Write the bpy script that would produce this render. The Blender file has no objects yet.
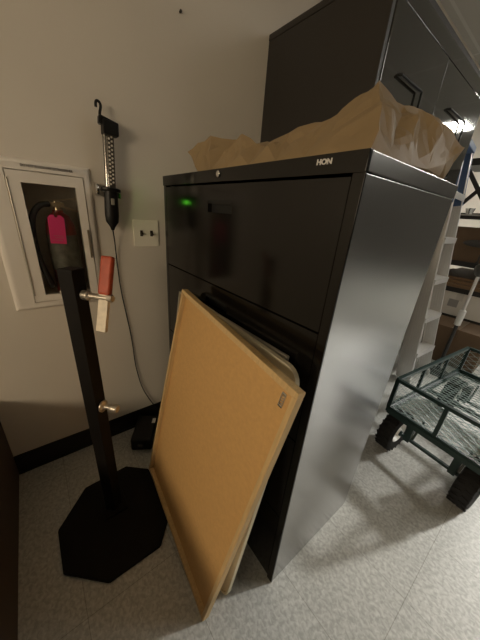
import bpy, bmesh, math, random
from mathutils import Vector, Matrix, noise
from mathutils.geometry import delaunay_2d_cdt
random.seed(4)
sc = bpy.context.scene
COL = sc.collection
V = Vector

# ------------------------------------------------------------------ materials
def mat(name, col, rough=.5, metal=0., spec=.5, var=0., vscale=8., bump=0., bscale=60., coat=0., coat_rough=.08, stretch=None, mottled=None):
    m = bpy.data.materials.new(name); m.use_nodes = True
    nt = m.node_tree; b = nt.nodes['Principled BSDF']
    b.inputs['Base Color'].default_value = (*col, 1)
    b.inputs['Roughness'].default_value = rough
    b.inputs['Metallic'].default_value = metal
    b.inputs['Specular IOR Level'].default_value = spec
    b.inputs['Coat Weight'].default_value = coat
    b.inputs['Coat Roughness'].default_value = coat_rough
    tc = nt.nodes.new('ShaderNodeTexCoord'); src = tc.outputs['Object']
    if stretch:
        mp = nt.nodes.new('ShaderNodeMapping'); mp.inputs['Scale'].default_value = stretch
        nt.links.new(src, mp.inputs['Vector']); src = mp.outputs['Vector']
    if var:
        n = nt.nodes.new('ShaderNodeTexNoise'); n.inputs['Scale'].default_value = vscale; n.inputs['Detail'].default_value = 5
        nt.links.new(src, n.inputs['Vector'])
        r = nt.nodes.new('ShaderNodeValToRGB')
        r.color_ramp.elements[0].position = .3; r.color_ramp.elements[1].position = .7
        r.color_ramp.elements[0].color = (*[c*(1-var) for c in col], 1)
        r.color_ramp.elements[1].color = (*[min(1, c*(1+var)) for c in col], 1)
        nt.links.new(n.outputs['Fac'], r.inputs['Fac']); nt.links.new(r.outputs['Color'], b.inputs['Base Color'])
    if bump:
        n2 = nt.nodes.new('ShaderNodeTexNoise'); n2.inputs['Scale'].default_value = bscale; n2.inputs['Detail'].default_value = 3
        nt.links.new(src, n2.inputs['Vector'])
        bp = nt.nodes.new('ShaderNodeBump'); bp.inputs['Strength'].default_value = bump; bp.inputs['Distance'].default_value = .004
        nt.links.new(n2.outputs['Fac'], bp.inputs['Height']); nt.links.new(bp.outputs['Normal'], b.inputs['Normal'])
    return m

def emit(name, col, s):
    m = bpy.data.materials.new(name); m.use_nodes = True
    nt = m.node_tree; nt.nodes.remove(nt.nodes['Principled BSDF'])
    e = nt.nodes.new('ShaderNodeEmission'); e.inputs['Color'].default_value = (*col, 1); e.inputs['Strength'].default_value = s
    nt.links.new(e.outputs[0], nt.nodes['Material Output'].inputs['Surface'])
    return m

def glass(name, tint, ior=1.5, rough=.02):
    m = bpy.data.materials.new(name); m.use_nodes = True
    nt = m.node_tree; nt.nodes.remove(nt.nodes['Principled BSDF'])
    t = nt.nodes.new('ShaderNodeBsdfTransparent'); t.inputs['Color'].default_value = (*tint, 1)
    g = nt.nodes.new('ShaderNodeBsdfGlossy'); g.inputs['Roughness'].default_value = rough
    f = nt.nodes.new('ShaderNodeFresnel'); f.inputs['IOR'].default_value = ior
    mx = nt.nodes.new('ShaderNodeMixShader')
    nt.links.new(f.outputs[0], mx.inputs[0]); nt.links.new(t.outputs[0], mx.inputs[1]); nt.links.new(g.outputs[0], mx.inputs[2])
    nt.links.new(mx.outputs[0], nt.nodes['Material Output'].inputs['Surface'])
    return m

M = {}
M['wall'] = mat('painted_wall', (.70, .645, .56), .55, var=.02, vscale=3, bump=.06, bscale=180)
M['far_wall'] = mat('far_wall_paint', (.17, .16, .145), .7)
M['brown_wall'] = mat('brown_partition', (.055, .035, .022), .6, var=.1)
M['rubber_base'] = mat('black_vinyl_base', (.006, .005, .0045), .45)
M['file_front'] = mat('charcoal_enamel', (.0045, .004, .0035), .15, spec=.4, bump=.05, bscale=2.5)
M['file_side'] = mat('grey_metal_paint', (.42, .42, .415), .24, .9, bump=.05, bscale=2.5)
M['tall_side'] = mat('tall_cabinet_dark_side', (.022, .0195, .017), .42)
M['tall_door'] = mat('tall_cabinet_gloss_door', (.036, .0345, .030), .05, spec=1.0)
M['black_wire'] = mat('black_wire', (.004, .004, .004), .4, spec=.2)
M['dark_gap'] = mat('dark_recess', (.004, .004, .004), .6)
M['chrome'] = mat('chrome', (.75, .74, .72), .18, 1.0)
M['badge'] = mat('badge_silver', (.62, .60, .58), .4, .2)
M['paper'] = mat('kraft_paper', (.27, .19, .098), .55, var=.10, vscale=7, bump=.25, bscale=26)
M['cream_steel'] = mat('cream_enamel', (.78, .73, .66), .38)
M['box_inside'] = mat('grey_steel_tub', (.62, .58, .50), .55)
M['pane'] = glass('door_pane', (.99, .985, .97), 1.18)
M['ext_red'] = mat('extinguisher_red', (.16, .026, .018), .3)
M['ext_label'] = mat('extinguisher_label', (.10, .10, .078), .5, var=.4, vscale=40)
M['pink'] = mat('pink_paper', (.80, .045, .22), .6)
M['pink_ink'] = mat('pink_tag_print', (.62, .16, .22), .6)
M['brass'] = mat('valve_metal', (.55, .45, .30), .3, .9)
M['black_rubber'] = mat('black_rubber', (.012, .011, .010), .55)
M['black_plastic'] = mat('black_plastic', (.007, .0065, .006), .42, spec=.3)
M['clear'] = glass('clear_tube', (.93, .91, .88))
M['led_board'] = mat('led_board', (.10, .09, .075), .35, .5)
M['led_dot'] = mat('led_dot', (.95, .92, .85), .25)
M['purple'] = mat('violet_plastic', (.20, .12, .17), .3)
M['green_led'] = emit('green_charge_light', (.16, 1.0, .04), 150)
M['ivory'] = mat('ivory_plastic', (.90, .85, .72), .35)
M['slot_dark'] = mat('toggle_dark', (.03, .022, .015), .5)
M['post_black'] = mat('post_black', (.006, .0045, .0035), .6, spec=.22, var=.2, vscale=20)
M['plate_black'] = mat('plate_black', (.0055, .004, .003), .7, spec=.2, var=.25, vscale=14)
M['bolt'] = mat('worn_zinc', (.62, .56, .47), .35, .85, var=.25, vscale=60)
M['red_grip'] = mat('red_vinyl_grip', (.46, .072, .028), .45, var=.12, vscale=50)
M['bare_bar'] = mat('pale_worn_bar', (.78, .69, .55), .5, .1, var=.12, vscale=50)
M['hardboard'] = mat('tan_fibreboard', (.60, .36, .135), .7, var=.05, vscale=90, bump=.08, bscale=260)
M['frame_wood'] = mat('pale_frame_wood', (.60, .42, .20), .55, var=.12, vscale=20, stretch=(6, .6, 6))
M['cream_panel'] = mat('cream_plastic_panel', (.66, .60, .44), .5)
M['grey_edge'] = mat('grey_aluminium_trim', (.46, .43, .36), .4, .5)
M['cork_dark'] = mat('brown_backing', (.25, .19, .10), .7, var=.2, vscale=60)
M['cart_green'] = mat('dark_green_enamel', (.011, .028, .025), .35, spec=.5)
M['cart_mesh'] = mat('green_mesh_with_sheen', (.19, .255, .235), .4, spec=.5)  # paler than the frame: sheen on the wires is put into the colour
M['tyre'] = mat('tyre_rubber', (.008, .0075, .007), .75, spec=.3)
M['rim'] = mat('pale_wheel_rim', (.70, .70, .66), .35)
M['aluminium'] = mat('brushed_aluminium', (.74, .735, .72), .34, .55, var=.06, vscale=30, stretch=(60, 60, 1))
M['blue'] = mat('blue_plastic', (.075, .13, .26), .4)
M['black_steel'] = mat('black_shelf_steel', (.014, .013, .012), .45)
M['pale_shelf'] = mat('pale_shelf_board', (.50, .49, .46), .5)
M['carton'] = mat('brown_carton', (.125, .078, .042), .75, var=.1, vscale=5)
M['carton_light'] = mat('white_carton', (.66, .63, .58), .6, var=.03)
M['carton_print'] = mat('grey_print', (.30, .29, .28), .6)
M['plank'] = mat('stained_plank', (.20, .12, .06), .5, var=.3, vscale=12, stretch=(1, 14, 14))
M['dark_oval'] = mat('dark_grey_plastic', (.045, .042, .040), .5)
M['panel_frame'] = mat('light_frame_white', (.8, .8, .78), .5)
M['screw'] = mat('dark_screw', (.03, .025, .02), .5)
M['text_dark'] = mat('dark_print', (.05, .04, .035), .6)

def floor_mat():
    m = bpy.data.materials.new('vinyl_tile_floor'); m.use_nodes = True
    nt = m.node_tree; b = nt.nodes['Principled BSDF']; b.inputs['Roughness'].default_value = .42
    b.inputs['Specular IOR Level'].default_value = .4
    tc = nt.nodes.new('ShaderNodeTexCoord'); mp = nt.nodes.new('ShaderNodeMapping')
    mp.inputs['Scale'].default_value = (1, .8, 1); mp.inputs['Rotation'].default_value = (0, 0, .5)
    nt.links.new(tc.outputs['Object'], mp.inputs['Vector'])
    n = nt.nodes.new('ShaderNodeTexNoise'); n.inputs['Scale'].default_value = 95; n.inputs['Detail'].default_value = 4; n.inputs['Distortion'].default_value = .6
    nt.links.new(mp.outputs[0], n.inputs['Vector'])
    r = nt.nodes.new('ShaderNodeValToRGB'); e = r.color_ramp.elements
    e[0].position = .36; e[0].color = (.37, .372, .348, 1); e[1].position = .68; e[1].color = (.57, .575, .542, 1)
    nt.links.new(n.outputs['Fac'], r.inputs['Fac'])
    br = nt.nodes.new('ShaderNodeTexBrick'); br.offset = 0; br.inputs['Scale'].default_value = 1
    br.inputs['Brick Width'].default_value = .2975; br.inputs['Row Height'].default_value = .595
    br.inputs['Mortar Size'].default_value = .0010; br.inputs['Mortar Smooth'].default_value = .1; br.inputs['Bias'].default_value = 0
    br.inputs['Color1'].default_value = (1, 1, 1, 1); br.inputs['Color2'].default_value = (.95, .95, .95, 1); br.inputs['Mortar'].default_value = (.60, .59, .56, 1)
    nt.links.new(tc.outputs['Object'], br.inputs['Vector'])
    mx = nt.nodes.new('ShaderNodeMix'); mx.data_type = 'RGBA'; mx.blend_type = 'MULTIPLY'; mx.inputs['Factor'].default_value = 1
    nt.links.new(r.outputs['Color'], mx.inputs['A']); nt.links.new(br.outputs['Color'], mx.inputs['B'])
    nt.links.new(mx.outputs['Result'], b.inputs['Base Color'])
    return m
def ceiling_mat():
    m = bpy.data.materials.new('ceiling_tiles'); m.use_nodes = True
    nt = m.node_tree; b = nt.nodes['Principled BSDF']; b.inputs['Roughness'].default_value = .8
    tc = nt.nodes.new('ShaderNodeTexCoord')
    br = nt.nodes.new('ShaderNodeTexBrick'); br.offset = 0; br.inputs['Scale'].default_value = 1
    br.inputs['Brick Width'].default_value = 1.2; br.inputs['Row Height'].default_value = .6
    br.inputs['Mortar Size'].default_value = .012
    br.inputs['Color1'].default_value = (.48, .465, .43, 1); br.inputs['Color2'].default_value = (.45, .435, .405, 1); br.inputs['Mortar'].default_value = (.56, .55, .52, 1)
    nt.links.new(tc.outputs['Object'], br.inputs['Vector']); nt.links.new(br.outputs['Color'], b.inputs['Base Color'])
    return m
M['floor'] = floor_mat(); M['ceiling'] = ceiling_mat()

# ------------------------------------------------------------------ mesh building
MW = {}
class MB:
    def __init__(self): self.bm = bmesh.new()
    def _merge(self, b2, smooth=False):
        for f in b2.faces: f.smooth = smooth
        me = bpy.data.meshes.new('t'); b2.to_mesh(me); b2.free(); self.bm.from_mesh(me); bpy.data.meshes.remove(me)
    def box(self, lo, hi, bev=0., mtx=None, seg=2):
        b = bmesh.new(); lo, hi = V(lo), V(hi); c = (lo+hi)/2; s = hi-lo
        bmesh.ops.create_cube(b, size=1, matrix=Matrix.Translation(c) @ Matrix.Diagonal((*s, 1)))
        if bev: bmesh.ops.bevel(b, geom=b.edges[:], offset=bev, segments=seg, profile=.6, affect='EDGES')
        if mtx is not None: b.transform(mtx)
        self._merge(b); return self
    def bar(self, p0, p1, w, d, up=(0, 0, 1), bev=0.):
        p0, p1 = V(p0), V(p1); z = (p1-p0); L = z.length; z.normalize(); up = V(up)
        if abs(z.dot(up)) > .98: up = V((0, 1, 0))
        x = up.cross(z).normalized(); y = z.cross(x)
        m = Matrix((x, y, z)).transposed().to_4x4(); m.translation = p0
        return self.box((-w/2, -d/2, 0), (w/2, d/2, L), bev, m)
    def cyl(self, p0, p1, r0, r1=None, n=24, cap=True, smooth=True):
        r1 = r0 if r1 is None else r1; p0, p1 = V(p0), V(p1); d = p1-p0
        b = bmesh.new()
        bmesh.ops.create_cone(b, cap_ends=cap, segments=n, radius1=max(r0, 1e-5), radius2=max(r1, 1e-5), depth=d.length)
        b.transform(Matrix.Translation((p0+p1)/2) @ d.to_track_quat('Z', 'Y').to_matrix().to_4x4())
        self._merge(b, False)
        if smooth:
            pass
        return self
    def lathe(self, base, axis, prof, n=28):
        axis = V(axis).normalized(); q = axis.to_track_quat('Z', 'Y').to_matrix().to_4x4(); q.translation = V(base)
        b = bmesh.new(); rings = []
        for r, h in prof:
            if r < 1e-6: rings.append([b.verts.new((0, 0, h))])
            else: rings.append([b.verts.new((r*math.cos(2*math.pi*i/n), r*math.sin(2*math.pi*i/n), h)) for i in range(n)])
        for a, c in zip(rings, rings[1:]):
            for i in range(n):
                j = (i+1) % n
                if len(a) == 1 and len(c) == 1: continue
                if len(a) == 1: b.faces.new((a[0], c[j], c[i]))
                elif len(c) == 1: b.faces.new((a[i], a[j], c[0]))
                else: b.faces.new((a[i], a[j], c[j], c[i]))
        if len(rings[0]) > 1: b.faces.new(rings[0][::-1])
        if len(rings[-1]) > 1: b.faces.new(rings[-1])
        b.transform(q); bmesh.ops.recalc_face_normals(b, faces=b.faces[:]); self._merge(b, True); return self
    def tube(self, pts, r, n=10, sub=0):
        pts = [V(p) for p in pts]
        for _ in range(sub):
            o = [pts[0]]
            for a, c in zip(pts, pts[1:]): o += [a.lerp(c, .25), a.lerp(c, .75)]
            o.append(pts[-1]); pts = o
        b = bmesh.new(); prev = None; nrm = None
        for i, p in enumerate(pts):
            t = (pts[min(i+1, len(pts)-1)]-pts[max(i-1, 0)]).normalized()
            if nrm is None:
                nrm = t.cross(V((0, 0, 1)) if abs(t.z) < .9 else V((1, 0, 0))).normalized()
            else: nrm = (nrm - t*nrm.dot(t)).normalized()
            bn = t.cross(nrm)
            ring = [b.verts.new(p + (nrm*math.cos(2*math.pi*k/n)+bn*math.sin(2*math.pi*k/n))*r) for k in range(n)]
            if prev:
                for k in range(n): b.faces.new((prev[k], prev[(k+1) % n], ring[(k+1) % n], ring[k]))
            else: b.faces.new(ring[::-1])
            prev = ring
        b.faces.new(prev); self._merge(b, True); return self
    def prism(self, poly, z0, z1, mtx=None, bev=0.):
        b = bmesh.new(); lo = [b.verts.new((x, y, z0)) for x, y in poly]; hi = [b.verts.new((x, y, z1)) for x, y in poly]
        n = len(poly); b.faces.new(lo[::-1]); b.faces.new(hi)
        for i in range(n): b.faces.new((lo[i], lo[(i+1) % n], hi[(i+1) % n], hi[i]))
        bmesh.ops.recalc_face_normals(b, faces=b.faces[:])
        if bev: bmesh.ops.bevel(b, geom=b.edges[:], offset=bev, segments=2, affect='EDGES')
        if mtx is not None: b.transform(mtx)
        self._merge(b); return self
    def build(self, name, m, parent=None, origin=None, world=False):
        """links ONE mesh object; with world=True the shape is in world space and is moved into the parent's space"""
        me = bpy.data.meshes.new(name)
        if parent is not None and world: self.bm.transform(MW[parent.name].inverted())
        if origin is not None: self.bm.transform(Matrix.Translation(-V(origin)))
        self.bm.to_mesh(me); self.bm.free(); me.materials.append(m)
        try: me.set_sharp_from_angle(angle=math.radians(38))
        except Exception: pass
        o = bpy.data.objects.new(name, me); COL.objects.link(o)
        if len(me.polygons) < 4000:
            wn = o.modifiers.new('weighted_normals', 'WEIGHTED_NORMAL'); wn.keep_sharp = True; wn.weight = 90
        mw = Matrix.Identity(4)
        if origin is not None: o.location = origin; mw = Matrix.Translation(V(origin))
        if parent is not None: o.parent = parent; mw = MW[parent.name] @ mw
        MW[o.name] = mw
        return o
def smooth(o):
    for p in o.data.polygons: p.use_smooth = True
    try: o.data.set_sharp_from_angle(angle=math.radians(38))
    except Exception: pass
    return o
def tag(o, label, cat, group=None):
    o['label'] = label; o['category'] = cat
    if group: o['group'] = group
    return o
def thing(name, label, cat, mtx, group=None):
    if not isinstance(mtx, Matrix): mtx = Matrix.Translation(V(mtx))
    o = bpy.data.objects.new(name, None); o.empty_display_size = .1; COL.objects.link(o)
    o.matrix_world = mtx; MW[o.name] = mtx.copy(); return tag(o, label, cat, group)
def struct(o): o['kind'] = 'structure'; return o
def lettering(name, body, size, mtx, m, parent, squash=1.0, depth=.0006, bold=0., shear=0.):
    cu = bpy.data.curves.new('t', 'FONT'); cu.body = body; cu.size = size; cu.extrude = depth; cu.offset = bold; cu.shear = shear
    cu.align_x = 'CENTER'; cu.align_y = 'CENTER'
    t = bpy.data.objects.new('t', cu); COL.objects.link(t)
    me = bpy.data.meshes.new_from_object(t.evaluated_get(bpy.context.evaluated_depsgraph_get()))
    bpy.data.objects.remove(t); me.name = name
    me.transform(MW[parent.name].inverted() @ mtx @ Matrix.Diagonal((squash, 1, 1, 1)))
    me.materials.append(m)
    o = bpy.data.objects.new(name, me); COL.objects.link(o); o.parent = parent; MW[o.name] = MW[parent.name].copy()
    return o
def frame_mtx(o, x, y, z):
    m = Matrix((V(x), V(y), V(z))).transposed().to_4x4(); m.translation = V(o); return m

# ------------------------------------------------------------------ room
X0, X1, Y0, YW, H = -4.2, 9.5, -5.2, 1.26, 2.75
f = MB(); f.box((X0-.817, Y0+.05, -.1), (X1-.817, YW+.2+.05, 0)); struct(f.build('floor', M['floor'])).location = (.817, -.05, 0)
c = MB(); c.box((X0, Y0, H), (X1, YW+.2, H+.1)); struct(c.build('ceiling', M['ceiling']))
HX0, HX1, HZ0, HZ1 = -.018, .186, .845, 1.284       # recess for the extinguisher box
w = MB()
w.box((X0, YW, 0), (HX0, YW+.2, H)); w.box((HX1, YW, 0), (X1, YW+.2, H))
w.box((HX0, YW, 0), (HX1, YW+.2, HZ0)); w.box((HX0, YW, HZ1), (HX1, YW+.2, H))
struct(w.build('wall_back', M['wall']))
w = MB(); w.box((X1, Y0, 0), (X1+.1, YW+.2, H)); struct(w.build('wall_right', M['far_wall']))
w = MB(); w.box((-2.4, -1.65, 0), (-2.3, YW, H)); struct(w.build('wall_far_left', M['far_wall']))
w = MB(); w.box((X0-.1, Y0, 0), (X0, YW+.2, H)); struct(w.build('wall_outer_left', M['far_wall']))
w = MB(); w.box((X0, Y0-.1, 0), (X1, Y0, H)); struct(w.build('wall_front', M['far_wall']))
w = MB(); w.box((X0, -1.75, 0), (.35, -1.65, H)); struct(w.build('wall_near_blocker', M['far_wall']))  # unseen wall, added to keep room light off the left floor
XC = -.247
w = MB(); w.box((XC-.12, -1.1, 0), (XC, YW, .43), .004); struct(w.build('wall_left', M['brown_wall']))
b = MB(); b.box((XC, YW-.006, 0), (1.05, YW, .106)); b.box((XC, YW-.016, 0), (1.05, YW-.006, .012), .004)
struct(b.build('baseboard_back', M['rubber_base']))

# ------------------------------------------------------------------ ceiling lights
def ceiling_light(x, y, w_, d_, col, s, label):
    t = thing('ceiling_light', label, 'ceiling light', (x, y, H))
    fr = MB()
    for lo, hi in (((-w_/2, -d_/2, -.03), (w_/2, -d_/2+.03, 0)), ((-w_/2, d_/2-.03, -.03), (w_/2, d_/2, 0)),
                   ((-w_/2, -d_/2, -.03), (-w_/2+.03, d_/2, 0)), ((w_/2-.03, -d_/2, -.03), (w_/2, d_/2, 0))): fr.box(lo, hi)
    fr.box((-w_/2, -.022, -.03), (w_/2, .022, -.012))
    fr.build('frame', M['panel_frame'], t)
    p = MB(); p.box((-w_/2+.03, -d_/2+.03, -.018), (w_/2-.03, d_/2-.03, -.008)); p.build('diffuser', emit('light_diffuser', col, s), t)
NEUT = (1.0, .95, .86); WARM = (1.0, .80, .55)
ceiling_light(5.62, -.585, .62, .36, NEUT, 150, 'ceiling light panel mirrored in the black cabinet doors')
ceiling_light(4.6, -1.65, 1.2, .6, NEUT, 16, 'bright ceiling light panel over the far right of the room')
ceiling_light(2.75, -1.2, 1.2, .6, NEUT, 11, 'ceiling light panel over the garden cart')
def fill_panel(y, WL, label):  # unseen warm panels, added to light the wall and leaning boards
    t = thing('fill_panel', label, 'fill light', (-2.3, y, 1.48))
    k = MB(); k.box((0, -.58, -.31), (.05, .58, .31), .008); k.build('housing', M['panel_frame'], t)
    k = MB(); k.box((.05, -.55, -.28), (.056, .55, .28)); k.build('diffuser', emit('fill_panel_glow', WARM, WL), t)
fill_panel(.35, 5.5, 'added warm fill panel beyond the low brown partition, nearer the extinguisher wall')
fill_panel(-.98, 13.5, 'added warm fill panel beyond the low brown partition, farther from the extinguisher wall')

def added_spot(p, aim, power, size, half, label):  # unseen spot, added as a narrow key light on the cart and floor
    p, aim = V(p), V(aim); d = (aim-p).normalized(); m_ = d.to_track_quat('-Z', 'Y').to_matrix().to_4x4(); m_.translation = p
    t = thing('added_spot', label, 'added spot light', m_)
    k = MB(); k.lathe((0, 0, .02), (0, 0, 1), [(.15, -.06), (.16, -.06), (.16, .02), (.10, .12), (.05, .16), (.05, .10), (.09, .06), (.15, .0)], 28); k.build('lamp_housing', M['black_steel'], t)
    k = MB(); k.cyl(p+V((0, 0, .1)), (p.x, p.y, H), .012); k.build('drop_rod', M['black_steel'], t, world=True)
    l = bpy.data.lights.new('bulb', 'SPOT'); l.energy = power; l.shadow_soft_size = size; l.spot_size = 2*math.radians(half); l.spot_blend = 1.0; l.color = (1, .97, .92)
    o = bpy.data.objects.new('bulb', l); COL.objects.link(o); o.parent = t; o.location = (0, 0, -.06)
added_spot((4.8, -1.5, 2.45), (1.95, -.4, .1), 840, .12, 19, 'added spot lamp, out of view, hanging over the far right of the room')

# ------------------------------------------------------------------ lateral file cabinet
FX0, FX1, FY0, FY1, FH = .4597, .9386, .2634, 1.1161, 1.33
t = thing('file_cabinet', 'charcoal lateral file cabinet with the brown paper bag on top', 'file cabinet', (FX0, (FY0+FY1)/2, 0))
def WB(parent, name, m, *boxes, bev=.002):
    k = MB()
    for lo, hi in boxes: k.box(lo, hi, bev)
    return k.build(name, m, parent, world=True)
SX = FX0+.018
k = MB()      # carcass: back, floor, side walls as one shell
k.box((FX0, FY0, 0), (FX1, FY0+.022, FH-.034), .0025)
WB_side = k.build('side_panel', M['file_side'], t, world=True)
WB(t, 'front_stile', M['file_front'], ((FX0-.0012, FY0-.0006, 0), (FX0+.004, FY0+.0225, FH-.033)), bev=.001)
WB(t, 'side_panel', M['file_front'], ((FX0, FY1-.022, 0), (FX1, FY1, FH-.034)))
WB(t, 'back_panel', M['file_front'], ((FX1-.015, FY0+.022, .0), (FX1, FY1-.022, FH-.034)))
WB(t, 'base', M['file_front'], ((FX0+.004, FY0+.022, 0), (FX1-.015, FY1-.022, .03)))
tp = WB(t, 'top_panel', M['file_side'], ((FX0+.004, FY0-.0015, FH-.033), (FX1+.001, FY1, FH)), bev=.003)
rail = WB(t, 'top_rail', M['file_front'], ((FX0-.003, FY0-.001, FH-.034), (FX0+.02, FY1, FH+.0005)), bev=.002)
zs = [.034, .343, .665, .987, 1.293]
for z0, z1 in zip(zs, zs[1:]):
    yl, yr = FY1-.022, FY0+.022
    hy0, hy1 = .637, .768
    hz1 = z1-.046; hz0 = hz1-.034
    k = MB(); e = .0025
    for lo, hi in (((FX0, yr+e, z0+e), (SX, yl-e, hz0)), ((FX0, yr+e, hz1), (SX, yl-e, z1-e)), ((FX0, yr+e, hz0), (SX, hy0, hz1)), ((FX0, hy1, hz0), (SX, yl-e, hz1))): k.box(lo, hi)
    d = k.build('drawer', M['file_front'], t, world=True)
    g = MB(); g.box((SX-.003, hy0-.002, hz0-.002), (SX+.02, hy1+.002, hz1+.002)); g.box((FX0+.001, hy0, hz1-.008), (FX0+.006, hy1, hz1))
    g.build('recessed_pull', M['dark_gap'], d, world=True)
k = MB(); k.lathe((FX0-.003, .708, 1.3165), (-1, 0, 0), [(.0085, 0), (.0085, .003), (.006, .005), (0, .005)]); k.build('lock', M['chrome'], rail, world=True)
lettering('badge', 'HON', .0125, frame_mtx((FX0-.0032, .348, 1.3172), (0, -1, 0), (0, 0, 1), (-1, 0, 0)), M['badge'], rail, squash=1.18, bold=.0006)

# ------------------------------------------------------------------ tall storage cabinet
TX0, TX1, TY = 1.07, 2.262, .655
TZ = 1.985
t = thing('storage_cabinet', 'tall glossy black two-door storage cabinet behind the file cabinet', 'cabinet', ((TX0+TX1)/2, TY, 0))
WB(t, 'side_panel', M['tall_side'], ((TX0, TY, 0), (TX0+.02, YW-.002, TZ)))
WB(t, 'side_panel', M['tall_side'], ((TX1-.02, TY, 0), (TX1, YW-.002, TZ)))
WB(t, 'back_panel', M['tall_side'], ((TX0+.02, YW-.012, 0), (TX1-.02, YW-.002, TZ)))
WB(t, 'top_panel', M['tall_side'], ((TX0-.002, TY+.004, TZ), (TX1+.002, YW-.002, TZ+.024)))
WB(t, 'fascia', M['tall_door'], ((TX0+.02, TY, 1.925), (TX1-.02, TY+.02, TZ)))
WB(t, 'plinth', M['tall_side'], ((TX0+.02, TY+.03, 0), (TX1-.02, TY+.05, .08)))
SEAM = 1.608
for i, (x0, x1, hx0, hx1, hz0) in enumerate(((TX0+.022, SEAM-.002, 1.205, 1.405, 1.50), (SEAM+.002, TX1-.006, 1.755, 2.01, 1.50))):
    d = WB(t, 'door', M['tall_door'], ((x0, TY-.004, .085), (x1, TY+.016, 1.918)))
    k = MB(); zt = 1.742 if i == 0 else 1.772
    k.tube([(hx0, TY-.004, zt), (hx0+.004, TY-.016, zt), (hx1-.008, TY-.018, zt), (hx1-.002, TY-.018, zt-.002), (hx1, TY-.018, zt-.010), (hx1, TY-.018, hz0+.012), (hx1-.002, TY-.018, hz0+.004), (hx1-.01, TY-.018, hz0), (hx0+.004, TY-.016, hz0), (hx0, TY-.004, hz0)], .0048)
    k.build('pull_handle', M['black_wire'], d, world=True)

# ------------------------------------------------------------------ crumpled paper bag
edge = [(.53, 1.045, 1.418), (.497, .90, 1.338), (.482, .80, 1.333), (.478, .70, 1.333), (.478, .60, 1.333), (.478, .50, 1.333), (.480, .42, 1.333), (.482, .34, 1.333),
        (.497, .287, 1.333), (.56, .274, 1.333), (.64, .272, 1.333), (.72, .268, 1.338), (.80, .262, 1.362), (.864, .254, 1.404),
        (.92, .36, 1.40), (.92, .52, 1.34), (.88, .70, 1.333), (.79, .84, 1.333), (.70, .95, 1.35), (.60, 1.05, 1.40)]
inner = [(.53, .882, 1.449), (.53, .706, 1.424), (.532, .623, 1.394), (.54, .53, 1.407), (.56, .433, 1.427), (.58, .393, 1.454), (.60, .36, 1.480), (.68, .337, 1.456), (.74, .324, 1.464), (.78, .301, 1.452),
         (.56, .281, 1.350), (.64, .283, 1.390), (.68, .2765, 1.352), (.79, .2655, 1.388), (.80, .2905, 1.443), (.82, .282, 1.433), (.84, .272, 1.419), (.55, .314, 1.421), (.58, .303, 1.418), (.62, .308, 1.408), (.523, .292, 1.374), (.585, .288, 1.372), (.66, .293, 1.426), (.76, .275, 1.418), (.722, .2735, 1.37),
         (.498, .745, 1.386), (.508, .885, 1.405), (.497, .453, 1.366), (.515, .362, 1.387), (.491, .656, 1.366), (.495, .55, 1.372),
         (.66, .44, 1.452), (.72, .42, 1.44), (.64, .58, 1.41), (.62, .75, 1.425), (.61, .90, 1.43), (.72, .70, 1.40), (.80, .50, 1.42), (.84, .36, 1.425), (.70, .56, 1.395)]
pts = [V(p) for p in edge+inner]
vs, es, fs, *_ = delaunay_2d_cdt([V((p.x, p.y)) for p in pts], [], [list(range(len(edge)))], 1, 1e-5)
zmap = {}
def zof(v): return min(pts, key=lambda p: (p.x-v.x)**2+(p.y-v.y)**2).z
bm = bmesh.new(); ne = len(edge)
top = [bm.verts.new((v.x, v.y, zof(v))) for v in vs]
def lowz(v):                 # underside: flat on the cabinet, curling up under the two tips
    z = zof(v); isb = any((v.x-e[0])**2+(v.y-e[1])**2 < 1e-8 for e in edge)
    if isb: return z
    return 1.332 if not v.y > .9 else 1.345
bot = {}
for i, v in enumerate(vs):
    isb = any((v.x-e[0])**2+(v.y-e[1])**2 < 1e-8 for e in edge)
    bot[i] = top[i] if isb else bm.verts.new((v.x, v.y, lowz(v)))
for f_ in fs:
    bm.faces.new([top[i] for i in f_])
    bb = [bot[i] for i in f_][::-1]
    if any(bot[i] is not top[i] for i in f_): 
        try: bm.faces.new(bb)
        except ValueError: pass
bmesh.ops.recalc_face_normals(bm, faces=bm.faces[:])
bmesh.ops.subdivide_edges(bm, edges=bm.edges[:], cuts=3, use_grid_fill=True)
bmesh.ops.triangulate(bm, faces=bm.faces[:])
bm.normal_update()
mv = []
for v in bm.verts:
    if v.co.z > 1.345:
        p = v.co
        d1 = noise.voronoi(p*11)[0]; r1 = (d1[1]-d1[0])
        d2 = noise.voronoi(p*26+V((3, 1, 5)))[0]; r2 = (d2[1]-d2[0])
        k_ = min(1, (p.z-1.345)/.03)
        mv.append((v, v.normal*((.016*min(r1, .6)-.005)+(.006*min(r2, .5)-.0015))*k_))
for v, d in mv: v.co += d
for v in bm.verts: v.co.z = max(v.co.z, 1.3312)
me = bpy.data.meshes.new('paper_bag'); bm.transform(Matrix.Translation((-.65, -.6, -1.33))); bm.to_mesh(me); bm.free(); me.materials.append(M['paper'])
bag = bpy.data.objects.new('paper_bag', me); COL.objects.link(bag); bag.location = (.65, .6, 1.33); MW[bag.name] = Matrix.Translation((.65, .6, 1.33))
for p in me.polygons: p.use_smooth = True
me.set_sharp_from_angle(angle=math.radians(9))
tag(bag, 'crumpled brown kraft paper bag lying on top of the file cabinet', 'paper bag')

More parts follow.
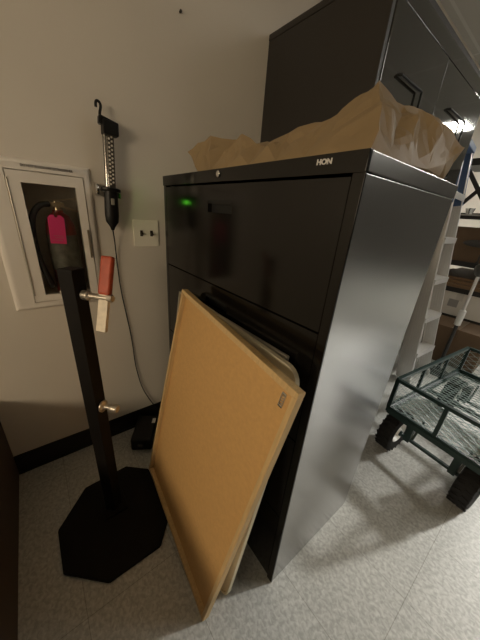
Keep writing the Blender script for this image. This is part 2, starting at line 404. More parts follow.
# ------------------------------------------------------------------ extinguisher box
t = thing('extinguisher_cabinet', 'cream steel fire extinguisher cabinet with a dark glass door, set in the wall', 'extinguisher cabinet', (.085, YW, .80))
OX0, OX1, OZ0, OZ1 = -.098, .222, .800, 1.333
DX0, DX1, DZ0, DZ1 = -.032, .192, .833, 1.294
k = MB()
yf = YW-.020
def ring(k, o0, o1, i0, i1, y0, y1, bev=0):
    (ox0, oz0), (ox1, oz1), (ix0, iz0), (ix1, iz1) = o0, o1, i0, i1
    k.box((ox0, y0, oz0), (ox1, y1, iz0), bev); k.box((ox0, y0, iz1), (ox1, y1, oz1), bev)
    k.box((ox0, y0, iz0), (ix0, y1, iz1), bev); k.box((ix1, y0, iz0), (ox1, y1, iz1), bev)
# flange with a rolled outer edge
b2 = bmesh.new()
loops = []
for (ins, y) in ((0, YW), (.004, YW-.010), (.012, YW-.017), (.022, YW-.020), (None, YW-.020), (None, YW-.004)):
    if ins is None: a = (DX0-.003, DX1+.003, DZ0-.003, DZ1+.003)
    else: a = (OX0+ins, OX1-ins, OZ0+ins, OZ1-ins)
    loops.append([b2.verts.new(p) for p in ((a[0], y, a[2]), (a[1], y, a[2]), (a[1], y, a[3]), (a[0], y, a[3]))])
for A, B in zip(loops, loops[1:]):
    for i in range(4): b2.faces.new((A[i], A[(i+1) % 4], B[(i+1) % 4], B[i]))
bmesh.ops.recalc_face_normals(b2, faces=b2.faces[:]); k._merge(b2)
fl = k.build('flange', M['cream_steel'], t, world=True)
lettering('notice', 'DO NOT BLOCK FIRE EXTINGUISHER', .0112, frame_mtx((.088, YW-.0203, 1.3115), (1, 0, 0), (0, 0, 1), (0, -1, 0)), M['text_dark'], fl, squash=.80, bold=.0002)
k = MB()   # tub in the wall
k.box((HX0+.001, YW+.165, HZ0+.001), (HX1-.001, YW+.170, HZ1-.001))
k.box((HX0+.001, YW+.001, HZ0+.001), (HX0+.004, YW+.165, HZ1-.001)); k.box((HX1-.004, YW+.001, HZ0+.001), (HX1-.001, YW+.165, HZ1-.001))
k.box((HX0+.004, YW+.001, HZ0+.001), (HX1-.004, YW+.165, HZ0+.004)); k.box((HX0+.004, YW+.001, HZ1-.004), (HX1-.004, YW+.165, HZ1-.001))
k.build('tub', M['box_inside'], t, world=True)
k = MB(); ring(k, (DX0, DZ0), (DX1, DZ1), (.004, .859), (.164, 1.259), YW-.0235, YW-.003)
dr = k.build('door', M['cream_steel'], t, world=True)
k = MB(); k.box((.0035, YW-.0220, .8585), (.1645, YW-.0195, 1.2595)); k.build('glass_pane', M['pane'], dr, world=True)
k = MB(); k.box((.1815, YW-.030, 1.000), (.1885, YW-.0235, 1.110), .002); k.build('door_handle', mat('bronze_handle', (.20, .165, .11), .4, .4), dr, world=True)
k = MB(); k.cyl((DX0+.001, YW-.0245, .86), (DX0+.001, YW-.0245, 1.27), .0025, n=8); k.build('hinge', M['grey_edge'], dr, world=True)

ex = (.100, YW+.044); EZ = HZ0+.004
t = thing('fire_extinguisher', 'dark fire extinguisher with a black hose standing behind the glass door', 'fire extinguisher', (ex[0], ex[1], EZ))
k = MB(); k.lathe((ex[0], ex[1], EZ), (0, 0, 1), [(.046, 0), (.052, .006), (.052, .24), (.048, .275), (.036, .305), (.018, .318), (.018, .326), (0, .326)]); k.build('cylinder', M['ext_red'], t, world=True)
k = MB(); k.lathe((ex[0], ex[1], EZ+.10), (0, 0, 1), [(.0526, 0), (.0528, .001), (.0528, .135), (.0526, .136)], 28); k.build('label_wrap', M['ext_label'], t, world=True)
zv = EZ+.326
k = MB(); k.cyl((ex[0], ex[1], zv), (ex[0], ex[1], zv+.03), .014); k.box((ex[0]-.028, ex[1]-.016, zv+.010), (ex[0]+.024, ex[1]+.010, zv+.028), .004); k.cyl((ex[0]-.005, ex[1]-.016, zv+.018), (ex[0]-.005, ex[1]-.026, zv+.018), .010); k.build('valve', M['brass'], t, world=True)
k = MB(); k.bar((ex[0]-.01, ex[1]-.01, zv+.034), (ex[0]+.066, ex[1]-.01, zv+.046), .016, .004); k.bar((ex[0]-.01, ex[1]-.01, zv+.022), (ex[0]+.070, ex[1]-.01, zv-.002), .016, .004); k.build('lever', M['brass'], t, world=True)
k = MB(); k.tube([(ex[0]-.026, ex[1]-.012, zv+.02), (ex[0]-.055, ex[1]-.03, zv+.018), (ex[0]-.085, ex[1]-.045, zv-.02), (ex[0]-.094, ex[1]-.05, zv-.09), (ex[0]-.092, ex[1]-.05, zv-.17), (ex[0]-.078, ex[1]-.052, zv-.24), (ex[0]-.066, ex[1]-.045, zv-.29)], .0105, sub=2); k.build('hose', M['black_rubber'], t, world=True)
tgx, tgy, tgz = .0835, ex[1]-.0555, 1.107
t = thing('inspection_tag', 'bright pink inspection tag hanging on the fire extinguisher', 'tag', (tgx, tgy, tgz-.052))
mt = frame_mtx((tgx, tgy, tgz), V((1, 0, -.06)).normalized(), V((.06, 0, 1)).normalized(), (0, -1, 0))
k = MB(); k.prism([(-.026, -.052), (.026, -.052), (.026, .042), (.016, .052), (.006, .052), (.004, .044), (-.004, .044), (-.006, .052), (-.016, .052), (-.026, .042)], 0, .0012, mt)
k.build('card', M['pink'], t, world=True)
k = MB()
for z_, x0, x1 in ((-.024, -.014, .018), (-.031, -.010, .019), (-.040, -.02, .014)): k.box((x0, z_, .0012), (x1, z_+.0022, .0016), mtx=mt)
k.build('print', M['pink_ink'], t, world=True)
k = MB(); k.tube([(tgx, tgy, tgz+.05), (tgx+.006, tgy+.012, tgz+.075), (ex[0]-.008, ex[1]-.026, zv+.012)], .0012, 6, sub=1); k.build('string', M['text_dark'], t, world=True)

# ------------------------------------------------------------------ work light on the wall
t = thing('work_light', 'black hand-held work light with clear tube hanging on the wall by its magnet', 'work light', (.272, 1.215, 1.125))
B0, B1 = V((.274, 1.215, 1.125)), V((.296, 1.215, 1.503)); ax = (B1-B0).normalized()
# local frame: z along the light, y away from the wall
zx = ax; xx = V((0, -1, 0)).cross(zx).normalized(); yy = zx.cross(xx); LM = frame_mtx(B0, xx, yy, zx)
if xx.x < 0: xx = -xx; yy = zx.cross(xx); LM = frame_mtx(B0, xx, yy, zx)
def L_(p): return LM @ V(p)
fy_ = 1 if yy.y > 0 else -1
k = MB()
def oval(k, secs, n=20):
    b = bmesh.new(); R_ = []
    for z_, a_, b_ in secs: R_.append([b.verts.new((a_*math.cos(2*math.pi*i/n), b_*math.sin(2*math.pi*i/n), z_)) for i in range(n)])
    for A, B in zip(R_, R_[1:]):
        for i in range(n): b.faces.new((A[i], A[(i+1) % n], B[(i+1) % n], B[i]))
    b.faces.new(R_[0][::-1]); b.faces.new(R_[-1]); bmesh.ops.recalc_face_normals(b, faces=b.faces[:]); b.transform(LM); k._merge(b, True)
oval(k, [(-.012, .006, .006), (0, .010, .010), (.02, .024, .020), (.045, .0265, .022), (.12, .0255, .022), (.134, .024, .022)])
hd = k.build('handle', M['black_plastic'], t, world=True)
k = MB(); oval(k, [(.133, .034, .026), (.136, .037, .028), (.144, .036, .028), (.147, .028, .024)]); k.build('collar', M['black_plastic'], t, world=True)
k = MB(); k.box((-.006, -.0245, .085), (.006, -.020, .108), .002, LM) if yy.y > 0 else k.box((-.006, .020, .085), (.006, .0245, .108), .002, LM); k.build('switch', M['grey_edge'], hd, world=True)
k = MB(); k.box((.0200, -.0085, .114), (.0285, -.0045, .130), .0005, LM); k.box((.0200, .0045, .112), (.0365, .0085, .132), .0005, LM); k.box((.0200, -.0085, .112), (.0285, .0085, .116), .0005, LM); k.box((.0200, -.0085, .127), (.0285, .0085, .131), .0005, LM); k.build('light_hood', M['black_plastic'], hd, world=True)  # hood added to keep the green glow off the wall
k = MB()
k.box((.0250, -.003, .119), (.0268, .003, .125), 0, LM); k.build('charge_light', M['green_led'], hd, world=True)
k = MB(); oval(k, [(.147, .0185, .0185), (.148, .019, .019), (.326, .019, .019), (.327, .0185, .0185)], 24); k.build('clear_tube', M['clear'], t, world=True)
fy = -1 if yy.y > 0 else 1
k = MB(); k.box((-.0035, -.003, .148), (.0170, .003, .326), 0, LM); lb = k.build('led_board', M['led_board'], t, world=True)
k = MB()
for i in range(12):
    for j in range(2):
        z_ = .160+i*.0138+(j*.0069); x_ = .001+j*.0095
        k.lathe(L_((x_, fy*.003, z_)), LM.to_3x3() @ V((0, fy, 0)), [(.0040, 0), (.0036, .002), (0, .004)], 8)
k.build('led_array', M['led_dot'], lb, world=True)
k = MB(); k.cyl(L_((-.0115, 0, .148)), L_((-.0115, 0, .326)), .0055, n=12); k.build('reflector_rod', M['chrome'], t, world=True)
k = MB(); k.box((-.020, -.022, .322), (.034, .022, .366), .006, LM); k.prism([(-.031, .350), (.034, .350), (.032, .366), (-.029, .378)], -.016, .016, LM @ Matrix.Rotation(math.pi/2, 4, 'X') if fy < 0 else LM @ Matrix.Rotation(math.pi/2, 4, 'X'), .003)
k.build('end_cap', M['black_plastic'], t, world=True)
k = MB(); hk = [(-.024, .366), (-.024, .385), (-.021, .396), (-.019, .408), (-.024, .417), (-.032, .418), (-.036, .410), (-.035, .398)]
k.tube([L_((a_, 0, b_)) for a_, b_ in hk], .0046, 10, sub=2); k.build('hook', M['black_plastic'], t, world=True)
k = MB(); k.lathe((.2445, 1.238, 1.262), (-1, 0, 0), [(.006, -.012), (.006, 0), (.022, .003), (.024, .006), (.024, .012), (.021, .0145), (0, .0145)]); k.bar((.2555, 1.238, 1.262), (.276, 1.222, 1.262), .012, .012); k.build('magnet', M['chrome'], t, world=True)
cord = [(.2735, 1.215, 1.115), (.280, 1.232, 1.07), (.284, 1.250, 1.014), (.285, 1.252, .938), (.288, 1.252, .843), (.300, 1.252, .73), (.312, 1.252, .62), (.317, 1.252, .542), (.320, 1.252, .44), (.324, 1.250, .387), (.344, 1.248, .257), (.385, 1.246, .15), (.410, 1.242, .10), (.432, 1.240, .05), (.442, 1.236, .006)]
k = MB(); k.tube(cord, .0026, 8, sub=2); k.build('cord', M['black_rubber'], t, world=True)

# ------------------------------------------------------------------ black power adapter on the floor
t = thing('power_adapter', 'black plug-in power adapter block on the floor against the baseboard', 'power adapter', (.315, 1.15, 0))
am = Matrix.Translation((.315, 1.15, 0)) @ Matrix.Rotation(-.55, 4, 'Z')
k = MB(); k.box((-.055, -.10, .0), (.055, .085, .075), .014, am, 3); k.build('housing', M['black_plastic'], t, world=True)
k = MB(); k.box((-.016, -.112, .02), (.016, -.099, .05), .003, am); k.build('strain_relief', M['black_rubber'], t, world=True)
k = MB(); k.box((.032, .02, .0755), (.05, .055, .0765), 0, am); k.build('sticker', M['carton_light'], t, world=True)

# ------------------------------------------------------------------ light switch
t = thing('light_switch', 'ivory double toggle light switch plate on the wall beside the file cabinet', 'light switch', (.425, YW, 1.098))
k = MB(); k.box((.368, YW-.006, 1.040), (.483, YW, 1.156), .003); k.build('switch_plate', M['ivory'], t, world=True)
for x in (.403, .449):
    k = MB(); k.box((x-.006, YW-.0075, 1.086), (x+.006, YW-.0055, 1.111)); g = k.build('toggle_slot', M['slot_dark'], t, world=True)
    k = MB(); k.prism([(-.0045, -.006), (.0045, -.006), (.0035, .006), (-.0035, .006)], 0, .012, frame_mtx((x+.001, YW-.007, 1.094), (1, 0, 0), (0, .45, .89), (0, -.89, .45)), .001); k.build('toggle', M['slot_dark'], g, world=True)
for x in (.403, .449):
    for z in (1.128, 1.069):
        k = MB(); k.cyl((x, YW-.0058, z), (x, YW-.0072, z), .003, n=12); k.build('plate_screw', M['ivory'], t, world=True)
k = MB(); k.cyl((.609, YW, 1.914), (.609, YW-.008, 1.914), .0035, n=10); k.cyl((.609, YW-.006, 1.914), (.609, YW-.010, 1.914), .005, n=10)
tag(k.build('wall_screw', M['screw'], origin=(.609, YW, 1.914)), 'tiny dark screw high on the wall left of the tall cabinet', 'screw')

# ------------------------------------------------------------------ support stand
PB = V((.075, .846, .012)); PT = V((.070, .853, 1.04))
t = thing('support_stand', 'black post stand on an eight-sided base plate before the extinguisher cabinet', 'stand', (PB.x, PB.y, 0))
poly = [(-.011, .999), (.168, 1.007), (.254, .931), (.243, .665), (.18, .592), (-.002, .592), (-.124, .708), (-.126, .869)][::-1]
k = MB(); k.prism(poly, 0, .014, bev=.003); k.build('base_plate', M['plate_black'], t, world=True)
ang = math.atan2(-.075, .066)
bd = V((math.cos(ang), math.sin(ang), 0)); bn = V((-bd.y, bd.x, 0))
k = MB(); k.bar(PB, PT, .047, .047, up=bn, bev=.004); k.build('post', M['post_black'], t, world=True)
k = MB(); k.box((PB.x-.045, PB.y-.045, .014), (PB.x+.045, PB.y+.045, .020), .002); k.build('foot_flange', M['plate_black'], t, world=True)
cz = .966; c0 = V((.072, .851, cz))
bo = MB(); bo.cyl(c0-bd*.044, c0+bd*.120, .0085, n=20); bolt = bo.build('clamp_bolt', M['bolt'], t, world=True)
k = MB(); k.lathe(c0+bd*.024, bd, [(.013, 0), (.0145, .002), (.0145, .020), (.012, .022), (.0095, .024), (.0095, .026)], 24); k.build('collar_nut', M['bolt'], bolt, world=True)
k = MB(); k.lathe(c0+bd*.105, bd, [(.0095, 0), (.0115, .001), (.0115, .013), (.010, .015), (0, .015)], 6); k.build('nut', M['bolt'], bolt, world=True)
k = MB(); k.cyl(c0-bd*.024, c0-bd*.038, .014, n=6); k.build('nut', M['bolt'], bolt, world=True)
up_ = (V((.166, .802, 1.075))-V((.140, .780, .966))).normalized(); lc = c0+bd*.094
side = up_.cross(bd).normalized()
lm = frame_mtx(lc, side, bd, up_) if side.cross(bd).dot(up_) > 0 else frame_mtx(lc, -side, bd, up_)
# a flat bar seen on its face: wide along bd
k = MB(); k.box((-.006, -.015, -.098), (.006, .015, .03), .002, lm); lev = k.build('lever', M['bare_bar'], bolt, world=True); lev['label'] = 'pale bare end of the lever'
k = MB(); k.box((-.0095, -.0185, .008), (.0095, .0185, .118), .008, lm, 3); g = k.build('lever_grip', M['red_grip'], lev, world=True)
c1 = V((.0745, .848, .560))
k = MB(); k.lathe(c1+bd*.023, bd, [(.019, 0), (.021, .002), (.021, .006), (.013, .010), (.0085, .014), (.0085, .030), (.014, .034), (.0155, .042), (.0155, .052), (.012, .060), (0, .062)], 24); k.build('lock_knob', M['bolt'], t, world=True)

# ------------------------------------------------------------------ boards leaning on the file cabinet
O = V((.247, .903, .052)); U = (V((.212, .324, 0))-O); BW = U.length; U.normalize()
Vv = (V((.389, .814, .955))-O); Vv = (Vv-U*Vv.dot(U)); BH = .919; Vv.normalize(); N = U.cross(Vv)
bm_ = frame_mtx(O, U, Vv, N)
t = thing('framed_board', 'tan fibreboard panel in a pale wooden frame, frontmost of the leaning boards', 'board', bm_)
fw, th = .0135, .022
k = MB(); k.box((fw-.003, fw-.003, -th+.002), (BW-fw+.003, BH-fw+.003, -.016)); k.build('fibreboard_panel', M['hardboard'], t)
k = MB(); k.box((0, BH-fw, -th), (BW, BH, 0), .002); k.box((fw-.001, BH-fw-.008, -th), (BW-fw, BH-fw+.001, -.007), .001); k.build('frame_rail', M['frame_wood'], t)
k = MB(); k.box((0, 0, -th), (BW, fw, 0), .002); k.build('frame_rail', M['frame_wood'], t)
k = MB(); k.box((0, fw, -th), (fw, BH-fw, 0), .002); k.build('frame_rail', M['frame_wood'], t)
k = MB(); k.box((BW-fw, fw, -th), (BW, BH-fw, 0), .002); k.build('frame_rail', M['frame_wood'], t)
k = MB(); hm = Matrix.Translation((BW-.040, BH-.050, -.0158)) @ Matrix.Diagonal((.72, .72, 1, 1))
k.box((-.009, -.026, 0), (.009, -.017, .003), .001, hm); k.box((-.009, .017, 0), (.009, .026, .003), .001, hm)
for x in (-.0075, .0075): k.box((x-.0015, -.018, 0), (x+.0015, .018, .003), 0, hm)
for i in range(4): k.bar(hm @ V((-.007, -.015+i*.0085, .002)), hm @ V((.007, -.010+i*.0085, .002)), .002, .002)
k.build('sawtooth_hanger', M['chrome'], t)

def lean_board(name, label, cat, O, TRx, W, Hh, th, r, m_panel, m_edge, tilt=0.):
    """upright panel leaning towards +x; O = bottom right corner; corner radius r"""
    dx = TRx-O[0]; vv = V((dx, 0, math.sqrt(Hh*Hh-dx*dx))).normalized(); uu = V((0, 1, 0)); nn = vv.cross(uu)   # nn towards -x
    uu = V((0, -1, 0)); nn = uu.cross(vv)
    uu, vv = uu*math.cos(tilt)-vv*math.sin(tilt)*-1, vv*math.cos(tilt)+uu*math.sin(tilt)*-1
    uu, vv = uu.normalized(), nn.cross(uu).normalized()
    mt = frame_mtx(V(O)-uu*W, uu, vv, nn)
    t = thing(name, label, cat, mt)
    def rr(inset, rad):
        p = []
        for cx, cy, a0 in ((W-inset-rad, inset+rad, -90), (W-inset-rad, Hh-inset-rad, 0), (inset+rad, Hh-inset-rad, 90), (inset+rad, inset+rad, 180)):
            for s in range(7):
                a = math.radians(a0+15*s); p.append((cx+rad*math.cos(a), cy+rad*math.sin(a)))
        return p
    k = MB(); k.prism(rr(.008, max(r-.008, .001)), -th+.001, -.003); k.build('panel', m_panel, t)
    b = bmesh.new(); A, B = rr(0, r), rr(.008, max(r-.008, .001)); n = len(A)
    q = [[b.verts.new((x, y, z)) for x, y in P] for P, z in ((A, -th), (A, 0), (B, 0), (B, -th))]
    for i in range(4):
        for j in range(n): b.faces.new((q[i][j], q[i][(j+1) % n], q[(i+1) % 4][(j+1) % n], q[(i+1) % 4][j]))
    bmesh.ops.recalc_face_normals(b, faces=b.faces[:]); k = MB(); k._merge(b); k.build('edge_trim', m_edge, t)
    return t
lean_board('round_cornered_panel', 'cream panel with rounded corners, between the framed board and the thin board', 'panel', (.298, .322, 0.001), .4135, .585, .910, .014, .045, M['cream_panel'], M['cream_panel'], -.045)
lean_board('thin_board', 'thin grey-edged board with square corners, rearmost of the leaning boards', 'board', (.330, .345, 0), .439, .60, .911, .010, .002, M['cork_dark'], M['grey_edge'])

# ------------------------------------------------------------------ garden cart
th_ = -.125
cm = Matrix.Translation((1.439, .357, 0)) @ Matrix.Rotation(th_, 4, 'Z')          # local x = length, local -y = width
t = thing('garden_cart', 'dark green steel mesh garden cart with chunky black tyres beside the ladder', 'garden cart', cm)
CL, CW, ZB, ZT = .908, .47, .25, .45
def clip(p, d, W, Hh):
    t0, t1 = -1e9, 1e9
    for o, v, hi in ((p[0], d[0], W), (p[1], d[1], Hh)):
        if abs(v) < 1e-9: continue
        a, b = (0-o)/v, (hi-o)/v
        if a > b: a, b = b, a
        t0, t1 = max(t0, a), min(t1, b)
    return (t0, t1) if t1 > t0+.004 else None
def mesh_panel(k, o, u, v, W, Hh, lw=.055, sw=.022, wire=.0028, skip=None):
    """expanded metal: two families of strands, diamonds lw long (along u) and sw wide"""
    o, u, v = V(o), V(u), V(v); n = u.cross(v)
    for s in (1, -1):
        d = V((lw, s*sw)); step = lw; x = -Hh/sw*lw-lw
        while x < W+Hh/sw*lw+lw:
            p = (x, 0); c_ = clip(p, d, W, Hh)
            if c_:
                a, b = [o+u*(p[0]+d[0]*q)+v*(p[1]+d[1]*q) for q in c_]
                k.bar(a, b, wire, wire*.8, up=n)
            x += step
tb = .026
k = MB()
for y in (0, -CW): k.box((0, y-tb/2, ZB-.018), (CL, y+tb/2, ZB+.012), .002)
for x in (0, CL): k.box((x-tb/2, -CW, ZB-.018), (x+tb/2, 0, ZB+.012), .002)
k.box((CL/2-.012, -CW, ZB-.02), (CL/2+.012, 0, ZB), .002)
bed = k.build('bed_frame', M['cart_green'], t)
k = MB(); mesh_panel(k, (0, 0, ZB+.004), (0, -1, 0), (1, 0, 0), CW, CL, .075, .032, .0034); k.build('bed_mesh', M['cart_mesh'], t)
def side_panel(o, u, W, name, nv):
    o, u = V(o), V(u); k = MB(); hb = ZT-ZB-.02; o = o+V((0, 0, .018))
    up = V((0, 0, 1)); n = u.cross(up)
    k.bar(o, o+u*W, .014, .014); k.bar(o+up*hb, o+up*hb+u*W, .018, .018)
    for i in range(nv+1): k.bar(o+u*(W*i/nv), o+u*(W*i/nv)+up*hb, .018, .014, up=n)
    sp = k.build(name, M['cart_green'], t)
    k = MB(); mesh_panel(k, o, u, up, W, hb, .075, .034, .0018); k.build('mesh_sheet', M['cart_mesh'], sp)
side_panel((-.002, 0, ZB), (0, -1, 0), CW, 'end_panel', 2)
side_panel((CL+.002, 0, ZB), (0, -1, 0), CW, 'end_panel', 2)
side_panel((0, .004, ZB), (1, 0, 0), CL, 'side_panel', 3)
side_panel((0, -CW-.004, ZB), (1, 0, 0), CL, 'side_panel', 3)
R_ = .122
for xa in (.045, CL-.12):
    k = MB(); k.bar((xa, -.085, R_), (xa, -CW+.085, R_), .015, .015)
    for y in (-.125, -CW+.125): k.bar((xa, y, R_-.012), (xa, y, ZB-.018), .034, .030); k.bar((xa+.008, y-.02, R_), (xa+.075, y-.02, ZB-.018), .010, .012)
    k.build('axle', M['cart_green'], t)
    for y, sg in ((-.050, 1), (-CW+.050, -1)):
        k = MB(); tw = .040
        prof = [(.062, -tw*.72), (.075, -tw*.92), (.098, -tw), (.114, -tw*.86), (.121, -tw*.45), (.122, 0), (.121, tw*.45), (.114, tw*.86), (.098, tw), (.075, tw*.92), (.062, tw*.72), (.060, 0)]
        b = bmesh.new(); n = 40; rs = [[b.verts.new((r*math.cos(2*math.pi*i/n), y_, r*math.sin(2*math.pi*i/n))) for i in range(n)] for r, y_ in prof]
        for j in range(len(rs)):
            A, B = rs[j], rs[(j+1) % len(rs)]
            for i in range(n): b.faces.new((A[i], A[(i+1) % n], B[(i+1) % n], B[i]))
        bmesh.ops.recalc_face_normals(b, faces=b.faces[:]); b.transform(Matrix.Translation((xa, y, R_))); k._merge(b, True)
        for i in range(22):            # tread lugs
            a = 2*math.pi*i/22
            for s2, off in ((-1, 0), (1, .14)):
                lm_ = Matrix.Translation((xa, y, R_)) @ Matrix.Rotation(-(a+off), 4, 'Y') @ Matrix.Translation((.1205, s2*.02, 0)) @ Matrix.Rotation(s2*.35, 4, 'X')
                k.box((-.004, -.017, -.0075), (.0035, .017, .0075), .0015, lm_, 1)
        whl = k.build('tyre', M['tyre'], t)
        k = MB(); k.lathe((xa, y-sg*.034, R_), (0, sg, 0), [(.0, .012), (.018, .012), (.020, .0), (.024, .0), (.026, .016), (.050, .020), (.060, .003), (.064, .003), (.064, .062), (.05, .05), (0, .05)], 32); k.build('wheel_rim', M['rim'], whl)
        k = MB(); k.cyl((xa, y-.045, R_), (xa, y+.045, R_), .016, n=16); k.build('hub', M['cart_green'], whl)

# ------------------------------------------------------------------ step ladder
LN = dict(nb=V((2.287, .490, 0)), nt=V((2.305, .685, 1.75)), fb=V((2.625, .455, 0)), ft=V((2.60, .715, 1.75)))
t = thing('step_ladder', 'folded aluminium step ladder with a blue top, standing past the tall black cabinet', 'ladder', (2.45, .52, 0))
def rail_pt(s, z):
    a, b = (LN['nb'], LN['nt']) if s == 'n' else (LN['fb'], LN['ft'])
    return a.lerp(b, z/1.75)
for s in 'nf':
    a, b = rail_pt(s, 0.012), rail_pt(s, 1.75); sx = 1 if s == 'n' else -1; dp = .085
    d = b-a; ax_ = d.normalized(); yv = V((0, 1, 0)); yv = (yv-ax_*yv.dot(ax_)).normalized(); xv = yv.cross(ax_)
    mt = frame_mtx(a, xv, yv, ax_); L = d.length
    k = MB(); k.box((-.003, 0, 0), (.003, dp, L), 0, mt); k.box((0 if sx > 0 else -.022, -.002, 0), (.022 if sx > 0 else 0, .003, L), 0, mt); k.box((0 if sx > 0 else -.022, dp-.003, 0), (.022 if sx > 0 else 0, dp+.002, L), 0, mt)
    for q in (dp*.2, dp*.4, dp*.6, dp*.8): k.box((-.0045, q-.002, 0), (.0045, q+.002, L), 0, mt)
    rl = k.build('rail', M['aluminium'], t, world=True)
    k = MB(); k.box((-.0055, -.004, L-.36), (.0055, dp+.004, L-.005), 0, mt); k.build('rail_cover', M['blue'], rl, world=True)
    k = MB(); k.box((-.010, -.008, -.012), (.026 if sx > 0 else .010, .070, .035), .003, mt) if sx > 0 else k.box((-.026, -.008, -.012), (.010, .070, .035), .003, mt)
    k.build('foot', M['pale_shelf'], rl, world=True)
    # rear leg folded close behind
    k = MB(); ra = a+V((sx*.03, .078, 0)); rb = rail_pt(s, 1.58)+V((sx*.03, .068, 0)); 
    ra = a+V((sx*.03, .105, 0)); rb = rail_pt(s, 1.62)+V((sx*.03, .10, 0))
    k.bar(ra, rb, .020, .024, up=(0, 1, 0)); k.build('rear_leg', M['aluminium'], t, world=True)
for z in (.275, .570, .865, 1.160, 1.455):
    a, b = rail_pt('n', z), rail_pt('f', z); yv = V((0, 1, 0)); xv = (b-a); L = xv.length; xv.normalize(); yv = (yv-xv*yv.dot(xv)).normalized()
    mt = frame_mtx(a+yv*.001, xv, yv, xv.cross(yv))
    k = MB(); k.box((.004, -.010, -.004), (L-.004, .080, .004), 0, mt); k.box((.004, -.012, -.036), (L-.004, -.008, .005), .001, mt); k.box((.004, .060, -.028), (L-.004, .064, 0), 0, mt)
    for q in (.008, .024, .040, .056, .070): k.box((.004, q-.003, .003), (L-.004, q+.003, .0065), 0, mt)
    k.build('step', M['aluminium'], t, world=True)
k = MB(); a, b = LN['nt'], LN['ft']; xv = (b-a).normalized(); yv = V((-xv.y, xv.x, 0)); mt = frame_mtx(a, xv, yv, (0, 0, 1))
k.box((-.010, -.012, -.016), ((b-a).length+.012, .10, .024), .006, mt, 3); k.build('top_cap', M['blue'], t, world=True)

# ------------------------------------------------------------------ shelving unit with its load
SX0, SX1, SY0, SY1 = 3.42, 4.62, .18, 1.22
t = thing('shelving_unit', 'black steel shelving unit beyond the ladder and garden cart', 'shelves', ((SX0+SX1)/2, (SY0+SY1)/2, 0))
for x in (SX0, SX1-.035):
    for y in (SY0, SY1-.035):
        k = MB(); k.box((x, y, 0), (x+.035, y+.003, 1.42)); k.box((x, y, 0), (x+.003, y+.035, 1.42)); k.build('upright', M['black_steel'], t, world=True)
SH = [.055, .375, .665, .93, 1.375]
for z in SH:
    k = MB(); k.box((SX0+.004, SY0+.004, z-.012), (SX1-.004, SY1-.004, z), .001)
    k.build('shelf_board', M['pale_shelf'] if z > 1.3 else M['black_steel'], t, world=True)
    k = MB(); k.box((SX0-.002, SY0, z-.045), (SX0+.004, SY1, z+.004 if z < 1.3 else z-.014)); k.build('shelf_beam', M['black_steel'], t, world=True)
k = MB(); k.bar((SX0+.006, SY0+.02, .06), (SX0+.006, SY1-.02, .60), .022, .003, up=(1, 0, 0)); 
def carton(label, lo, hi, m, tape=True, grp=None):
    lo, hi = V(lo), V(hi); c_ = ((lo.x+hi.x)/2, (lo.y+hi.y)/2, lo.z)
    t = thing('cardboard_box', label, 'box', c_, grp)
    k = MB(); k.box(lo, hi, .004); k.build('carton', m, t, world=True)
    ym = (lo.y+hi.y)/2
    k = MB(); k.box((lo.x-.0012, ym-.03, hi.z-.08), (lo.x+.001, ym+.03, hi.z)); k.box((lo.x, ym-.03, hi.z-.001), (hi.x, ym+.03, hi.z+.0012)); k.build('tape', mat('packing_tape', tuple(c*.85 for c in m.node_tree.nodes['Principled BSDF'].inputs['Base Color'].default_value[:3]), .3), t, world=True)
    return t
carton('large brown cardboard box on the lowest shelf behind the garden cart', (SX0+.03, .26, SH[0]+.001), (SX0+.55, .86, SH[0]+.27), M['carton'])
cb = carton('long white carton with a grey printed patch on the second shelf', (SX0+.008, .22, SH[1]+.001), (SX0+.42, .98, SH[1]+.245), M['carton_light'], )
k = MB(); k.box((SX0+.006, .595, SH[1]+.09), (SX0+.0085, .68, SH[1]+.17)); k.build('print_patch', M['carton_print'], cb, world=True)
for i, (y0, y1, z0, z1, lab) in enumerate(((.24, .95, 0, .035, 'wide stained plank at the bottom of the small pile on the shelf'), (.30, .99, .037, .072, 'stained plank in the middle of the small pile on the shelf'), (.28, .90, .074, .10, 'narrow stained plank on top of the small pile on the shelf'))):
    k = MB(); k.box((SX0+.02+.03*i, y0, SH[2]+.001+z0), (SX1-.1, y1, SH[2]+.001+z1), .003)
    tag(k.build('plank', M['plank'], origin=((SX0+SX1)/2, (y0+y1)/2, SH[2]+z0)), lab, 'plank', None)
carton('brown cardboard box on the floor between the shelving and the garden cart', (2.98, .22, .001), (3.36, .70, .37), M['carton'])
carton('brown cardboard box beneath the pale top shelf, with a dark oval in front', (SX0+.05, .30, SH[3]+.001), (SX0+.55, .97, SH[3]+.33), M['carton'])
k = MB(); k.lathe((SX0+.022, .585, SH[3]+.001), (0, 0, 1), [(.012, 0), (.015, .004), (.006, .02), (.006, .16), (0, .16)], 14)
t = thing('hand_paddle', 'dark grey oval paddle standing before the upper brown box', 'paddle', (SX0+.022, .585, SH[3]))
k.build('handle', M['dark_oval'], t, world=True)
k = MB(); b = bmesh.new(); bmesh.ops.create_uvsphere(b, u_segments=24, v_segments=12, radius=1); b.transform(Matrix.Translation((SX0+.022, .625, SH[3]+.185)) @ Matrix.Diagonal((.012, .13, .034, 1))); k._merge(b, True); k.build('blade', M['dark_oval'], t, world=True)
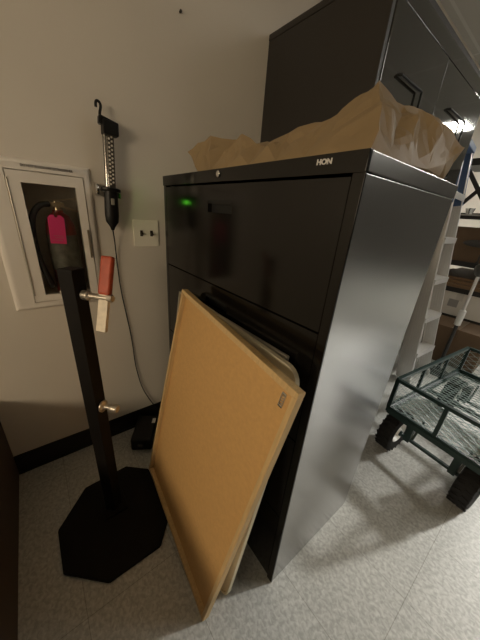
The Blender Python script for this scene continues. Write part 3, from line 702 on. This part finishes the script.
# folded stand with crossed legs on the top shelf
zt = SH[4]
t = thing('folding_stand', 'black folding stand with crossed legs on the pale top shelf', 'stand', (SX0+.14, .82, zt))
k = MB(); k.bar((SX0+.12, .66, zt+.012), (SX0+.12, .98, zt+.44), .035, .020, up=(1, 0, 0)); k.build('leg', M['black_steel'], t, world=True)
k = MB(); k.bar((SX0+.145, .98, zt+.012), (SX0+.145, .66, zt+.44), .035, .020, up=(1, 0, 0)); k.build('leg', M['black_steel'], t, world=True)
k = MB(); k.box((SX0+.05, .52, zt+.43), (SX0+.45, .985, zt+.49), .006); k.build('top_board', M['black_steel'], t, world=True)
k = MB(); k.box((SX0+.09, .62, zt+.001), (SX0+.17, 1.0, zt+.014), .002); k.build('foot_bar', M['black_steel'], t, world=True)
k = MB(); k.lathe((SX0+.035, .80, zt+.001), (0, 0, 1), [(.022, 0), (.026, .004), (.034, .03), (.040, .052), (.037, .052), (.030, .03), (.018, .008), (0, .006)], 24)
tag(smooth(k.build('metal_bowl', M['chrome'], origin=(SX0+.035, .80, zt))), 'small shiny metal bowl at the edge of the pale top shelf', 'bowl')

# ------------------------------------------------------------------ upright pole with a ball top
px_, py_ = 2.74, .425
t = thing('stanchion_pole', 'upright metal pole with a pale collar and ball top behind the garden cart', 'pole', (px_, py_, 0))
k = MB(); k.lathe((px_, py_, 0), (0, 0, 1), [(.094, 0), (.094, .012), (.075, .022), (.025, .032), (0, .032)]); k.build('base', M['black_steel'], t, world=True)
k = MB(); k.cyl((px_, py_, .03), (px_, py_, .49), .0135); k.build('lower_tube', M['black_steel'], t, world=True)
k = MB(); k.lathe((px_, py_, .475), (0, 0, 1), [(.018, 0), (.024, .004), (.024, .13), (.018, .135), (0, .135)]); k.build('collar', M['aluminium'], t, world=True)
k = MB(); k.cyl((px_, py_, .60), (px_, py_, .90), .0115); k.build('upper_tube', M['aluminium'], t, world=True)
k = MB(); k.lathe((px_, py_, .895), (0, 0, 1), [(.016, 0), (.026, .012), (.039, .036), (.043, .058), (.039, .08), (.024, .098), (0, .106)]); k.build('ball_top', mat('dull_metal_ball', (.10, .095, .09), .3, .6), t, world=True)

# ------------------------------------------------------------------ camera, world, view
cam = bpy.data.cameras.new('camera'); co = bpy.data.objects.new('camera', cam); COL.objects.link(co)
r = V((0.7908256, -0.60746014, 0.0747466)); u = V((0.17987639, 0.34741373, 0.92029788)); fw_ = V((0.58501227, 0.71434997, -0.3840114))
co.matrix_world = frame_mtx((0, 0, 1.218), r, u, -fw_)
cam.sensor_fit = 'HORIZONTAL'; cam.sensor_width = 36; cam.lens = 36*256.44/480; cam.clip_start = .02
sc.camera = co
wd = bpy.data.worlds.new('world'); sc.world = wd; wd.use_nodes = True
wd.node_tree.nodes['Background'].inputs['Color'].default_value = (0, 0, 0, 1); wd.node_tree.nodes['Background'].inputs['Strength'].default_value = 0
sc.view_settings.view_transform = 'Standard'; sc.view_settings.look = 'None'; sc.view_settings.gamma = 1; sc.view_settings.use_curve_mapping = False
sc.view_settings.exposure = 0
sc.cycles.use_denoising = True
sc.cycles.max_bounces = 10; sc.cycles.diffuse_bounces = 6; sc.cycles.transparent_max_bounces = 12; sc.cycles.sample_clamp_indirect = 4
